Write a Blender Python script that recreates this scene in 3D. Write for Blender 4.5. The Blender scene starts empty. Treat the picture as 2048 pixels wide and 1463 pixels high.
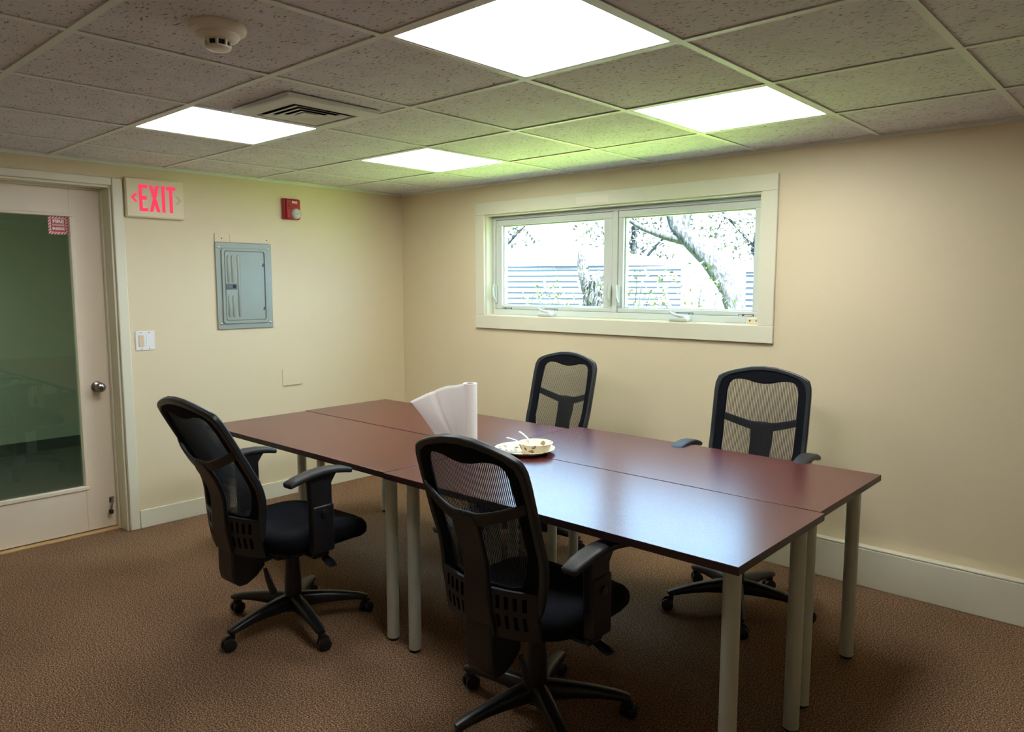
import bpy, bmesh, math, random
import numpy as np
from mathutils import Vector, Matrix

scene = bpy.context.scene
COL = scene.collection
PI = math.pi
random.seed(7)

# ------------------------------------------------------------------ camera
CAM = Vector((4.7006, -3.8676, 1.4912)); YAW, PITCH, ROLL, FPX = 0.7381, -0.1080, -0.0008, 1495.0
cam = bpy.data.cameras.new('camera'); camo = bpy.data.objects.new('camera', cam); COL.objects.link(camo)
cam.sensor_fit = 'HORIZONTAL'; cam.sensor_width = 36.0; cam.lens = FPX / 2048 * 36.0
cam.clip_start = .05; cam.clip_end = 200
camo.location = CAM
camo.rotation_euler = (Matrix.Rotation(YAW, 3, 'Z') @ Matrix.Rotation(PI / 2 + PITCH, 3, 'X') @ Matrix.Rotation(-ROLL, 3, 'Z')).to_euler()
scene.camera = camo

# ------------------------------------------------------------------ world, sun, exposure
w = bpy.data.worlds.new('world'); scene.world = w; w.use_nodes = True
bg = w.node_tree.nodes['Background']
bg.inputs[0].default_value = (.40, .66, 1.0, 1); bg.inputs[1].default_value = 14.0
sl = bpy.data.lights.new('sun', 'SUN'); sl.energy = 150; sl.angle = .01; sl.color = (1, .95, .85)
so = bpy.data.objects.new('sun', sl); COL.objects.link(so); so.location = (8, -2, 12)
so.rotation_euler = Vector((.30, -.30, .90)).to_track_quat('Z', 'Y').to_euler()
scene.view_settings.view_transform = 'Standard'; scene.view_settings.look = 'None'
scene.view_settings.gamma = 1; scene.view_settings.use_curve_mapping = False
scene.view_settings.exposure = 0.0
PANEL = 17.0      # radiance of the lit ceiling panels

# ------------------------------------------------------------------ materials
def srgb(r, g, b):
    f = lambda c: (c / 255 / 12.92) if c / 255 <= .04045 else ((c / 255 + .055) / 1.055) ** 2.4
    return (f(r), f(g), f(b), 1)

def mat(name, col, rough=.5, metal=0, spec=.5, vary=0, vscale=8, bump=0, bscale=200, trans=0, coat=0):
    m = bpy.data.materials.new(name); m.use_nodes = True
    nt = m.node_tree; b = nt.nodes['Principled BSDF']
    b.inputs['Base Color'].default_value = col; b.inputs['Roughness'].default_value = rough
    b.inputs['Metallic'].default_value = metal; b.inputs['Specular IOR Level'].default_value = spec
    b.inputs['Transmission Weight'].default_value = trans; b.inputs['Coat Weight'].default_value = coat
    g = nt.nodes.new('ShaderNodeNewGeometry')
    if vary:
        n = nt.nodes.new('ShaderNodeTexNoise'); n.inputs['Scale'].default_value = vscale; n.inputs['Detail'].default_value = 4
        nt.links.new(g.outputs['Position'], n.inputs['Vector'])
        mx = nt.nodes.new('ShaderNodeMix'); mx.data_type = 'RGBA'
        mx.inputs[6].default_value = tuple(c * (1 - vary) for c in col[:3]) + (1,)
        mx.inputs[7].default_value = tuple(min(1, c * (1 + vary)) for c in col[:3]) + (1,)
        nt.links.new(n.outputs['Fac'], mx.inputs[0]); nt.links.new(mx.outputs[2], b.inputs['Base Color'])
    if bump:
        n2 = nt.nodes.new('ShaderNodeTexNoise'); n2.inputs['Scale'].default_value = bscale; n2.inputs['Detail'].default_value = 2
        nt.links.new(g.outputs['Position'], n2.inputs['Vector'])
        bp = nt.nodes.new('ShaderNodeBump'); bp.inputs['Strength'].default_value = bump; bp.inputs['Distance'].default_value = .002
        nt.links.new(n2.outputs['Fac'], bp.inputs['Height']); nt.links.new(bp.outputs[0], b.inputs['Normal'])
    return m

def emit(name, col, s):
    m = bpy.data.materials.new(name); m.use_nodes = True; nt = m.node_tree
    nt.nodes.remove(nt.nodes['Principled BSDF'])
    e = nt.nodes.new('ShaderNodeEmission'); e.inputs[0].default_value = col; e.inputs[1].default_value = s
    nt.links.new(e.outputs[0], nt.nodes['Material Output'].inputs[0]); return m

def glass_mat(name, tint, refl_rough=.0, ior=1.5):
    m = bpy.data.materials.new(name); m.use_nodes = True; nt = m.node_tree
    nt.nodes.remove(nt.nodes['Principled BSDF'])
    t = nt.nodes.new('ShaderNodeBsdfTransparent'); t.inputs[0].default_value = tint
    g = nt.nodes.new('ShaderNodeBsdfGlossy'); g.inputs['Roughness'].default_value = refl_rough
    ge = nt.nodes.new('ShaderNodeNewGeometry'); dt = nt.nodes.new('ShaderNodeVectorMath'); dt.operation = 'DOT_PRODUCT'
    nt.links.new(ge.outputs['Incoming'], dt.inputs[0]); nt.links.new(ge.outputs['Normal'], dt.inputs[1])
    def mth(op, a_, v_, flip=False):
        n = nt.nodes.new('ShaderNodeMath'); n.operation = op
        if flip: n.inputs[0].default_value = v_; nt.links.new(a_, n.inputs[1])
        else:
            nt.links.new(a_, n.inputs[0])
            if v_ is not None: n.inputs[1].default_value = v_
        return n.outputs[0]
    f0 = ((ior - 1) / (ior + 1)) ** 2
    sch = mth('ADD', mth('MULTIPLY', mth('POWER', mth('SUBTRACT', mth('ABSOLUTE', dt.outputs['Value'], None), 1.0, True), 5), 1 - f0), f0)
    mx = nt.nodes.new('ShaderNodeMixShader')
    nt.links.new(sch, mx.inputs[0]); nt.links.new(t.outputs[0], mx.inputs[1]); nt.links.new(g.outputs[0], mx.inputs[2])
    nt.links.new(mx.outputs[0], nt.nodes['Material Output'].inputs[0]); return m

def ramp_mat(name, stops, scale=(1, 1, 1), nscale=50, detail=3, rough=.9, bump=0, bdist=.003, spec=.2, coords='Position', soft=None):
    m = bpy.data.materials.new(name); m.use_nodes = True; nt = m.node_tree; b = nt.nodes['Principled BSDF']
    b.inputs['Roughness'].default_value = rough; b.inputs['Specular IOR Level'].default_value = spec
    if coords == 'Position':
        src = nt.nodes.new('ShaderNodeNewGeometry').outputs['Position']
    else:
        src = nt.nodes.new('ShaderNodeTexCoord').outputs['Object']
    mp = nt.nodes.new('ShaderNodeMapping'); mp.inputs['Scale'].default_value = scale
    nt.links.new(src, mp.inputs[0])
    n = nt.nodes.new('ShaderNodeTexNoise'); n.inputs['Scale'].default_value = nscale; n.inputs['Detail'].default_value = detail
    nt.links.new(mp.outputs[0], n.inputs['Vector'])
    r = nt.nodes.new('ShaderNodeValToRGB'); el = r.color_ramp.elements
    el[0].position, el[0].color = stops[0]; el[1].position, el[1].color = stops[-1]
    for p, c in stops[1:-1]:
        e = el.new(p); e.color = c
    nt.links.new(n.outputs['Fac'], r.inputs[0]); out = r.outputs[0]
    if soft:   # large-scale wear
        n3 = nt.nodes.new('ShaderNodeTexNoise'); n3.inputs['Scale'].default_value = soft[0]; n3.inputs['Detail'].default_value = 3
        nt.links.new(src, n3.inputs['Vector'])
        mr = nt.nodes.new('ShaderNodeMapRange'); mr.inputs[1].default_value = .35; mr.inputs[2].default_value = .65
        mr.inputs[3].default_value = 1 - soft[1]; mr.inputs[4].default_value = 1 + soft[1]
        nt.links.new(n3.outputs['Fac'], mr.inputs[0])
        vm = nt.nodes.new('ShaderNodeVectorMath'); vm.operation = 'SCALE'
        nt.links.new(out, vm.inputs[0]); nt.links.new(mr.outputs[0], vm.inputs['Scale']); out = vm.outputs[0]
    nt.links.new(out, b.inputs['Base Color'])
    if bump:
        bp = nt.nodes.new('ShaderNodeBump'); bp.inputs['Strength'].default_value = bump; bp.inputs['Distance'].default_value = bdist
        nt.links.new(n.outputs['Fac'], bp.inputs['Height']); nt.links.new(bp.outputs[0], b.inputs['Normal'])
    return m

def mesh_fabric(name):
    m = bpy.data.materials.new(name); m.use_nodes = True; nt = m.node_tree; b = nt.nodes['Principled BSDF']
    b.inputs['Base Color'].default_value = srgb(26, 28, 30); b.inputs['Roughness'].default_value = .8
    tc = nt.nodes.new('ShaderNodeTexCoord'); sx = nt.nodes.new('ShaderNodeSeparateXYZ'); nt.links.new(tc.outputs['Object'], sx.inputs[0])
    def math_(op, a, v):
        n = nt.nodes.new('ShaderNodeMath'); n.operation = op; nt.links.new(a, n.inputs[0])
        if v is not None: n.inputs[1].default_value = v
        return n.outputs[0]
    fz = math_('SINE', math_('MULTIPLY', sx.outputs[2], 2 * PI / .0035), None)
    op = math_('ADD', math_('MULTIPLY', math_('GREATER_THAN', fz, .2), .16), .18)
    tr = nt.nodes.new('ShaderNodeBsdfTransparent'); mx = nt.nodes.new('ShaderNodeMixShader')
    nt.links.new(op, mx.inputs[0]); nt.links.new(tr.outputs[0], mx.inputs[1]); nt.links.new(b.outputs[0], mx.inputs[2])
    nt.links.new(mx.outputs[0], nt.nodes['Material Output'].inputs[0]); return m

M = {}
M['wall'] = mat('wall_paint', srgb(227, 212, 176), .55, spec=.35, vary=.015, vscale=1.5, bump=.08, bscale=160)
M['trim'] = mat('trim_paint', srgb(228, 224, 198), .4, spec=.45, vary=.02, vscale=5)
M['door'] = mat('door_paint', srgb(232, 217, 192), .4, spec=.45, vary=.03, vscale=4)
M['vinyl'] = mat('white_vinyl', srgb(212, 217, 207), .35)
M['tile'] = ramp_mat('ceiling_tile', [(0, srgb(120, 112, 96)), (.335, srgb(146, 138, 124)), (.375, srgb(226, 226, 232)), (1, srgb(230, 230, 236))],
                     (1, 2.3, 1), 58, 2.5, .95, .35, .003, .1, soft=(9, .04))
M['tbar'] = mat('grid_paint', srgb(232, 238, 232), .5)
M['carpet'] = ramp_mat('carpet', [(.36, srgb(70, 49, 35)), (.5, srgb(124, 96, 73)), (.64, srgb(186, 153, 122))], (1, 1, 1), 185, 6, 1, .5, .005, .05, soft=(1.2, .1))
M['carpet_dark'] = ramp_mat('grey_carpet', [(.3, srgb(70, 72, 68)), (.7, srgb(130, 132, 124))], (1, 1, 1), 190, 3, 1, .5, .004, .05)
M['panel'] = emit('panel_light', (.955, .97, 1, 1), PANEL)
M['black'] = mat('black_plastic', srgb(22, 23, 27), .38, spec=.5, bump=.05, bscale=500)
M['rim'] = mat('back_rim_plastic', srgb(33, 38, 40), .34, spec=.5)
M['fabric'] = mat('black_fabric', srgb(17, 19, 24), .95, spec=.15, bump=.25, bscale=900, vary=.15, vscale=300)
M['pad'] = mat('arm_pad', srgb(36, 37, 38), .5, spec=.4)
M['meshfab'] = mesh_fabric('mesh_fabric'); M['cord'] = mat('mesh_cord', srgb(30, 32, 33), .7)
M['metal'] = mat('grey_leg_paint', srgb(196, 200, 187), .38, .1, .5)
M['glide'] = mat('dark_glide', srgb(30, 28, 27), .6)
M['steel'] = mat('brushed_steel', srgb(170, 168, 165), .25, 1)
M['bright'] = mat('bright_zinc', srgb(215, 215, 210), .3, .9)
M['greybox'] = mat('grey_enamel', srgb(152, 160, 147), .35, .1, .5, vary=.03, vscale=12)
M['darkgrey'] = mat('latch_grey', srgb(90, 97, 96), .4)
M['dark'] = mat('dark_void', srgb(34, 34, 32), .8)
M['red'] = mat('alarm_red', srgb(168, 26, 34), .3)
M['exitred'] = emit('exit_letters', (1, .055, .13, 1), 1.05)
M['exitface'] = mat('exit_face', srgb(238, 226, 190), .5)
M['exitdim'] = mat('exit_dim', srgb(222, 206, 172), .5)
M['white'] = mat('white_plastic', srgb(240, 240, 236), .35)
M['almond'] = mat('almond_plastic', srgb(226, 206, 172), .4)
M['ivory'] = mat('ivory_plastic', srgb(238, 232, 214), .4)
M['wood'] = mat('threshold_wood', srgb(206, 170, 118), .5, vary=.1, vscale=20)
M['paper'] = mat('tissue', srgb(244, 240, 232), .9, spec=.1, bump=.25, bscale=260)
M['core'] = mat('cardboard', srgb(128, 84, 58), .9)
M['sticker_red'] = mat('sticker_red', srgb(200, 26, 44), .4)
M['sticker_white'] = mat('sticker_white', srgb(240, 232, 226), .4)
M['label_dark'] = mat('label_dark', srgb(70, 78, 76), .5)
M['lens'] = mat('strobe_lens', srgb(230, 230, 222), .15, trans=.2)
M['edge'] = mat('table_edge', srgb(44, 22, 24), .4)
M['glass'] = glass_mat('window_glass', (.93, .97, .95, 1))
M['doorglass'] = glass_mat('door_glass', (.74, .88, .80, 1), 0, 1.9)
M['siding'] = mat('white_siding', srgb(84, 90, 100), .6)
M['bark'] = ramp_mat('bark', [(.35, srgb(26, 29, 36)), (.65, srgb(60, 62, 66))], (3, 3, 1), 14, 5, .95, .8, .03)
M['leaf'] = mat('leaf', srgb(56, 66, 46), .6, vary=.3, vscale=3)
M['grass'] = ramp_mat('grass', [(.3, srgb(108, 132, 54)), (.7, srgb(142, 166, 82))], (1, 1, 1), 6, 4, 1)
M['dull_ground'] = ramp_mat('added_dull_ground', [(.3, srgb(54, 53, 52)), (.7, srgb(92, 90, 88))], (1, 1, 1), 30, 4, 1)  # dull grey for the added outer ground, sends little light indoors
M['roof'] = mat('grey_shingle', srgb(104, 108, 116), .9, vary=.1, vscale=6)

def wood_top():
    m = bpy.data.materials.new('mahogany_laminate'); m.use_nodes = True; nt = m.node_tree; b = nt.nodes['Principled BSDF']
    b.inputs['Roughness'].default_value = .27; b.inputs['Specular IOR Level'].default_value = .55
    g = nt.nodes.new('ShaderNodeNewGeometry'); mp = nt.nodes.new('ShaderNodeMapping'); mp.inputs['Scale'].default_value = (1.2, 30, 1)
    nt.links.new(g.outputs['Position'], mp.inputs[0])
    n = nt.nodes.new('ShaderNodeTexNoise'); n.inputs['Scale'].default_value = 5; n.inputs['Detail'].default_value = 6
    nt.links.new(mp.outputs[0], n.inputs['Vector'])
    r = nt.nodes.new('ShaderNodeValToRGB'); r.color_ramp.elements[0].position = .3; r.color_ramp.elements[1].position = .7
    r.color_ramp.elements[0].color = srgb(76, 30, 30); r.color_ramp.elements[1].color = srgb(100, 44, 42)
    nt.links.new(n.outputs['Fac'], r.inputs[0]); nt.links.new(r.outputs[0], b.inputs['Base Color']); return m
M['top'] = wood_top()

def plate_paper():
    m = bpy.data.materials.new('printed_paper'); m.use_nodes = True; nt = m.node_tree; b = nt.nodes['Principled BSDF']
    b.inputs['Roughness'].default_value = .6
    g = nt.nodes.new('ShaderNodeNewGeometry')
    v = nt.nodes.new('ShaderNodeTexVoronoi'); v.inputs['Scale'].default_value = 26
    nz = nt.nodes.new('ShaderNodeTexNoise'); nz.inputs['Scale'].default_value = 30
    mxv = nt.nodes.new('ShaderNodeMix'); mxv.data_type = 'VECTOR'; mxv.inputs[0].default_value = .03
    nt.links.new(g.outputs['Position'], nz.inputs['Vector'])
    nt.links.new(g.outputs['Position'], mxv.inputs[4]); nt.links.new(nz.outputs['Color'], mxv.inputs[5])
    nt.links.new(mxv.outputs[1], v.inputs['Vector'])
    lt = nt.nodes.new('ShaderNodeMath'); lt.operation = 'LESS_THAN'; lt.inputs[1].default_value = .34
    nt.links.new(v.outputs['Distance'], lt.inputs[0])
    sx = nt.nodes.new('ShaderNodeSeparateColor'); nt.links.new(v.outputs['Color'], sx.inputs[0])
    gt = nt.nodes.new('ShaderNodeMath'); gt.operation = 'GREATER_THAN'; gt.inputs[1].default_value = .3
    nt.links.new(sx.outputs[0], gt.inputs[0])
    mu = nt.nodes.new('ShaderNodeMath'); mu.operation = 'MULTIPLY'; nt.links.new(lt.outputs[0], mu.inputs[0]); nt.links.new(gt.outputs[0], mu.inputs[1])
    r = nt.nodes.new('ShaderNodeValToRGB'); e = r.color_ramp.elements
    r.color_ramp.interpolation = 'CONSTANT'
    e[0].color = srgb(150, 128, 84); e[1].position = .45; e[1].color = srgb(176, 152, 100)
    x = e.new(.75); x.color = srgb(128, 62, 50)
    nt.links.new(sx.outputs[1], r.inputs[0])
    mx = nt.nodes.new('ShaderNodeMix'); mx.data_type = 'RGBA'; mx.inputs[6].default_value = srgb(240, 232, 208)
    nt.links.new(mu.outputs[0], mx.inputs[0]); nt.links.new(r.outputs[0], mx.inputs[7]); nt.links.new(mx.outputs[2], b.inputs['Base Color'])
    return m
M['printed'] = plate_paper()

# ------------------------------------------------------------------ mesh helpers
class MB:
    def __init__(s): s.v = []; s.f = []
    def add(s, vs, fs):
        o = len(s.v); s.v += [tuple(v) for v in vs]; s.f += [tuple(i + o for i in f) for f in fs]; return s
    def box(s, x0, x1, y0, y1, z0, z1):
        vs = [(x, y, z) for z in (z0, z1) for y in (y0, y1) for x in (x0, x1)]
        return s.add(vs, [(0, 2, 3, 1), (4, 5, 7, 6), (0, 1, 5, 4), (2, 6, 7, 3), (0, 4, 6, 2), (1, 3, 7, 5)])
    def tube(s, pts, rad, n=12, cap=True, flat=1.0, up=(0, 0, 1), power=1.0):
        """sweep; rad = list of radii or (side, up) pairs"""
        pts = [Vector(p) for p in pts]; N = len(pts); rings = []
        if not isinstance(rad, (list, tuple)): rad = [rad] * N
        up = Vector(up)
        for i, p in enumerate(pts):
            t = (pts[min(i + 1, N - 1)] - pts[max(i - 1, 0)]).normalized()
            a = t.cross(up)
            if a.length < 1e-4: a = t.cross(Vector((0, 1, 0)))
            a.normalize(); b = a.cross(t).normalized()
            r = rad[i]; ra, rb = r if isinstance(r, (list, tuple)) else (r, r * flat)
            ring = []
            for k in range(n):
                c, q = math.cos(2 * PI * k / n), math.sin(2 * PI * k / n)
                if power != 1:
                    c = math.copysign(abs(c) ** power, c); q = math.copysign(abs(q) ** power, q)
                ring.append(p + a * (ra * c) + b * (rb * q))
            rings.append(ring)
        vs = [v for r in rings for v in r]; fs = []
        for i in range(N - 1):
            for k in range(n):
                k2 = (k + 1) % n; fs.append((i * n + k, (i + 1) * n + k, (i + 1) * n + k2, i * n + k2))
        if cap: fs.append(tuple(range(n))); fs.append(tuple(reversed([(N - 1) * n + k for k in range(n)])))
        return s.add(vs, fs)
    def lathe(s, prof, c=(0, 0, 0), axis='z', n=32):
        vs = []; fs = []
        for r, h in prof:
            for k in range(n):
                a = 2 * PI * k / n; x, y = r * math.cos(a), r * math.sin(a)
                p = {'z': (x, y, h), 'x': (h, x, y), 'y': (y, h, x)}[axis]
                vs.append((p[0] + c[0], p[1] + c[1], p[2] + c[2]))
        for i in range(len(prof) - 1):
            for k in range(n):
                k2 = (k + 1) % n; fs.append((i * n + k, i * n + k2, (i + 1) * n + k2, (i + 1) * n + k))
        fs.append(tuple(reversed(range(n)))); fs.append(tuple((len(prof) - 1) * n + k for k in range(n)))
        return s.add(vs, fs)
    def prism(s, poly, fn, w0, w1):
        n = len(poly)
        vs = [fn(u, v, w0) for u, v in poly] + [fn(u, v, w1) for u, v in poly]
        fs = [tuple(reversed(range(n))), tuple(range(n, 2 * n))] + [(i, (i + 1) % n, n + (i + 1) % n, n + i) for i in range(n)]
        return s.add(vs, fs)
    def ring(s, outer, inner, fn, w0, w1):
        n = len(outer)
        vs = [fn(u, v, w) for w in (w0, w1) for L in (outer, inner) for u, v in L]
        fs = []
        for i in range(n):
            j = (i + 1) % n
            fs += [(i, n + i, n + j, j), (2 * n + i, 2 * n + j, 3 * n + j, 3 * n + i), (i, j, 2 * n + j, 2 * n + i), (n + i, 3 * n + i, 3 * n + j, n + j)]
        return s.add(vs, fs)
    def grid(s, fn, nu, nv):
        vs = [fn(i / nu, j / nv) for j in range(nv + 1) for i in range(nu + 1)]
        fs = [(j * (nu + 1) + i, j * (nu + 1) + i + 1, (j + 1) * (nu + 1) + i + 1, (j + 1) * (nu + 1) + i) for j in range(nv) for i in range(nu)]
        return s.add(vs, fs)
    def build(s, name, m, parent=None, bevel=0, smooth=40, seg=2, loc=None, solid=0):
        me = bpy.data.meshes.new(name); me.from_pydata(s.v, [], s.f)
        bm = bmesh.new(); bm.from_mesh(me); bmesh.ops.recalc_face_normals(bm, faces=bm.faces); bm.to_mesh(me); bm.free()
        ms = m if isinstance(m, (list, tuple)) else [m]
        for q in ms: me.materials.append(q)
        if smooth:
            me.shade_smooth(); me.set_sharp_from_angle(angle=math.radians(smooth))
        o = bpy.data.objects.new(name, me); COL.objects.link(o)
        if loc: o.location = loc
        if parent: o.parent = parent
        if solid:
            md = o.modifiers.new('solid', 'SOLIDIFY'); md.thickness = solid; md.offset = 0
        if bevel:
            md = o.modifiers.new('bevel', 'BEVEL'); md.width = bevel; md.segments = seg; md.limit_method = 'ANGLE'; md.angle_limit = math.radians(35)
            md.harden_normals = False
        return o

def box(name, m, x0, x1, y0, y1, z0, z1, parent=None, bevel=0):
    return MB().box(x0, x1, y0, y1, z0, z1).build(name, m, parent, bevel)
def tag(o, label=None, cat=None, group=None, kind=None):
    if label: o['label'] = label
    if cat: o['category'] = cat
    if group: o['group'] = group
    if kind: o['kind'] = kind
    return o
def thing(name, label=None, cat=None, loc=(0, 0, 0), rz=0, group=None, kind=None):
    o = bpy.data.objects.new(name, None); o.empty_display_size = .1; COL.objects.link(o)
    o.location = loc; o.rotation_euler = (0, 0, rz); return tag(o, label, cat, group, kind)
def text_mesh(name, s, size, m, parent, mtx, extrude=.0008, width=None, bold=0):
    cu = bpy.data.curves.new(name, 'FONT'); cu.body = s; cu.size = size; cu.extrude = extrude; cu.align_x = 'CENTER'; cu.align_y = 'CENTER'; cu.offset = bold
    cu.resolution_u = 3
    t = bpy.data.objects.new(name, cu); COL.objects.link(t); bpy.context.view_layer.update()
    me = bpy.data.meshes.new_from_object(t.evaluated_get(bpy.context.evaluated_depsgraph_get()))
    COL.objects.unlink(t); bpy.data.objects.remove(t)
    xs = [v.co.x for v in me.vertices]
    if width and xs:
        k = width / (max(xs) - min(xs))
        for v in me.vertices: v.co.x *= k
    me.transform(mtx); me.materials.clear(); me.materials.append(m); me.name = name
    o = bpy.data.objects.new(name, me); COL.objects.link(o); o.parent = parent; return o
# text frame lying on the door wall: local x -> +Y world, local y -> +Z, normal +X
def on_left(x, y, z): return Matrix(((0, 0, 1, x), (1, 0, 0, y), (0, 1, 0, z), (0, 0, 0, 1)))

# ------------------------------------------------------------------ room shell
H = 2.196; RX, RY = 6.5, -5.7
S = dict(kind='structure')
fl = box('floor', M['carpet'], -.14, RX, RY, 0, -.1, 0); tag(fl, kind='structure')
# door wall, x = 0
DY0, DY1, DZ = -3.085, -2.164, 2.061
mb = MB(); mb.box(-.16, 0, DY1, .1, 0, H + .2); mb.box(-.16, 0, RY, DY0, 0, H + .2); mb.box(-.16, 0, DY0, DY1, DZ, H + .2)
tag(mb.build('wall_left', M['wall']), kind='structure')
# window wall, y = 0
WX0, WX1, WZ0, WZ1 = .927, 2.975, 1.275, 1.983
mb = MB(); mb.box(0, WX0, 0, .16, 0, H + .2); mb.box(WX1, RX, 0, .16, 0, H + .2); mb.box(WX0, WX1, 0, .16, 0, WZ0); mb.box(WX0, WX1, 0, .16, WZ1, H + .2)
tag(mb.build('wall_back', M['wall']), kind='structure')
tag(box('wall_right', M['wall'], RX, RX + .12, RY, .16, 0, H + .2), kind='structure')
tag(box('wall_front', M['wall'], -.16, RX + .12, RY - .12, RY, 0, H + .2), kind='structure')

# ceiling: slab above, T-bar grid and separate lay-in tiles
ceil = thing('ceiling', kind='structure', loc=(0, 0, H))
box('plenum_deck', M['dark'], -.16, RX + .12, RY - .12, .16, .13, .2, ceil)
cols = [-.11, .5, 1.097, 1.709, 2.318, 2.929, 3.537, 4.125, 4.73, 5.34, 5.95, 6.56]
rows = [.0, -.598, -1.234, -1.855, -2.472, -3.087, -3.70, -4.31, -4.92, -5.53, -6.14]
BW = .012
for x in cols[1:-1]:
    box('grid_bar', M['tbar'], x - BW, x + BW, RY, 0, 0, .003, ceil)
for y in rows[1:-1]:
    for a, b in zip(cols[:-1], cols[1:]):
        box('grid_bar', M['tbar'], max(a + BW, 0), min(b - BW, RX), y - BW, y + BW, 0, .003, ceil)
mb = MB(); mb.box(0, RX, -.02, 0, -.001, .005); mb.box(0, RX, -.003, 0, -.012, -.001); 
mb.build('wall_angle', M['tbar'], ceil)
mb = MB(); mb.box(0, .02, RY, -.02, -.001, .005); mb.box(0, .003, RY, -.02, -.012, -.001); mb.build('wall_angle', M['tbar'], ceil)
VX, VY = (1.768 + 2.208) / 2 - .012, (-2.325 - 1.906) / 2
light_cells = {(5, 3), (5, 1), (2, 3), (2, 1)}
rt = random.Random(3)
for i in range(len(cols) - 1):
    for j in range(len(rows) - 1):
        if (i, j) in light_cells: continue
        x0, x1 = max(cols[i] + .005, .002), min(cols[i + 1] - .005, RX - .002)
        y1, y0 = min(rows[j] - .005, -.002), max(rows[j + 1] + .005, RY + .002)
        dz = rt.uniform(0, .0015)
        if (i, j) == (3, 3):      # tile cut out for the air vent
            vx, vy, q = VX, VY, .18
            MB().ring([(x0, y0), (x1, y0), (x1, y1), (x0, y1)], [(vx - q, vy - q), (vx + q, vy - q), (vx + q, vy + q), (vx - q, vy + q)], lambda a, b, c: (a, b, c), .0035, .018).build('ceiling_tile', M['tile'], ceil, smooth=0)
            continue
        MB().box(x0, x1, y0, y1, .0035 + dz, .018 + dz).build('ceiling_tile', M['tile'], ceil, smooth=0)

# ceiling lights
names_l = {(5, 3): 'largest lit square ceiling panel, nearest, cut by the top of the picture',
           (5, 1): 'lit square ceiling panel above the right half of the window',
           (2, 3): 'lit square ceiling panel beside the air vent, above the exit sign side',
           (2, 1): 'small-looking lit square ceiling panel near the far corner of the room'}
for (i, j) in sorted(light_cells):
    x0, x1, y1, y0 = cols[i] + BW, cols[i + 1] - BW, rows[j] - BW, rows[j + 1] + BW
    t = thing('ceiling_light', names_l[(i, j)], 'light', ((x0 + x1) / 2, (y0 + y1) / 2, H), group='lit ceiling panels')
    hx, hy = (x1 - x0) / 2, (y1 - y0) / 2; fr = .012
    mb = MB(); mb.box(-hx, hx, -hy, -hy + fr, .001, .05); mb.box(-hx, hx, hy - fr, hy, .001, .05); mb.box(-hx, -hx + fr, -hy + fr, hy - fr, .001, .05); mb.box(hx - fr, hx, -hy + fr, hy - fr, .001, .05)
    mb.build('frame', M['tbar'], t)
    box('diffuser', M['panel'], -hx + fr, hx - fr, -hy + fr, hy - fr, .004, .012, t)
    box('back_plate', M['white'], -hx, hx, -hy, hy, .05, .055, t)

# air vent (curved-blade look: nested corner blades)
v = thing('ceiling_vent', 'white square ceiling air diffuser with nested angled blades between two light panels', 'vent', (VX, VY, H))
def sqring(mb, a, b, z0, z1, zi0=None, zi1=None):
    P = lambda h: [(-h, -h), (h, -h), (h, h), (-h, h)]
    zi0 = z0 if zi0 is None else zi0; zi1 = z1 if zi1 is None else zi1
    o0 = [(x, y, z0) for x, y in P(a)]; i0 = [(x, y, zi0) for x, y in P(b)]; o1 = [(x, y, z1) for x, y in P(a)]; i1 = [(x, y, zi1) for x, y in P(b)]
    vs = o0 + i0 + o1 + i1; fs = []
    for k in range(4):
        l = (k + 1) % 4; fs += [(k, l, 4 + l, 4 + k), (8 + k, 12 + k, 12 + l, 8 + l), (k, 8 + k, 8 + l, l), (4 + k, 4 + l, 12 + l, 12 + k)]
    mb.add(vs, fs)
mb = MB(); sqring(mb, .212, .205, -.016, .0, -.018, -.002); sqring(mb, .206, .15, -.018, -.012, -.024, -.018); sqring(mb, .152, .146, -.024, .03); mb.build('frame', M['tbar'], v, bevel=.002)
for k, a in enumerate((.126, .094, .062)):
    mb = MB(); sqring(mb, a, a - .03, -.025, -.0235, -.017, -.0155); mb.build('blade', M['tbar'], v)
mb = MB(); mb.prism([(-.034, -.034), (.034, -.034), (.034, .034), (-.034, .034)], lambda a, b, c: (a, b, c), -.024, -.02); mb.build('center_plate', M['tbar'], v)
mb = MB(); sqring(mb, .1458, .143, -.012, .03); mb.box(-.1458, .1458, -.1458, .1458, .03, .032); mb.build('duct_shade', M['dark'], v)  # duct walls coloured dark for the shade seen between the blades

# smoke detector
sd = thing('smoke_detector', 'round off-white smoke detector on the ceiling tile near top left', 'smoke detector', (2.655, -2.825, H))
MB().lathe([(.052, .006), (.074, .006), (.076, -.004), (.073, -.014), (.062, -.02), (.05, -.021)], n=40).build('base', M['ivory'], sd)
MB().lathe([(.058, -.019), (.058, -.026), (.05, -.035), (.042, -.038)], n=40).build('body', M['ivory'], sd)
MB().lathe([(.028, -.036), (.028, -.054)], n=32).build('sensing_chamber', M['dark'], sd)
for k in range(8):
    a = 2 * PI * k / 8 + .2; c, q = math.cos(a), math.sin(a)
    MB().tube([(.033 * c, .033 * q, -.037), (.031 * c, .031 * q, -.053)], .004, 6).build('rib', M['ivory'], sd)
MB().lathe([(.034, -.052), (.034, -.056), (.03, -.06), (.018, -.062)], n=32).build('cap', M['ivory'], sd)

# ------------------------------------------------------------------ baseboards, curb
bl = thing('baseboard_left', kind='structure')
box('board', M['trim'], 0, .014, -2.1, -.06, 0, .112, bl, .003)
bb = thing('baseboard_back', kind='structure')
box('curb_face', M['trim'], .014, RX, -.043, -.0, 0, .193, bb, .004)
box('curb_cap', M['trim'], .014, RX, -.043, -.0, .1935, .205, bb, .004)

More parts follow.
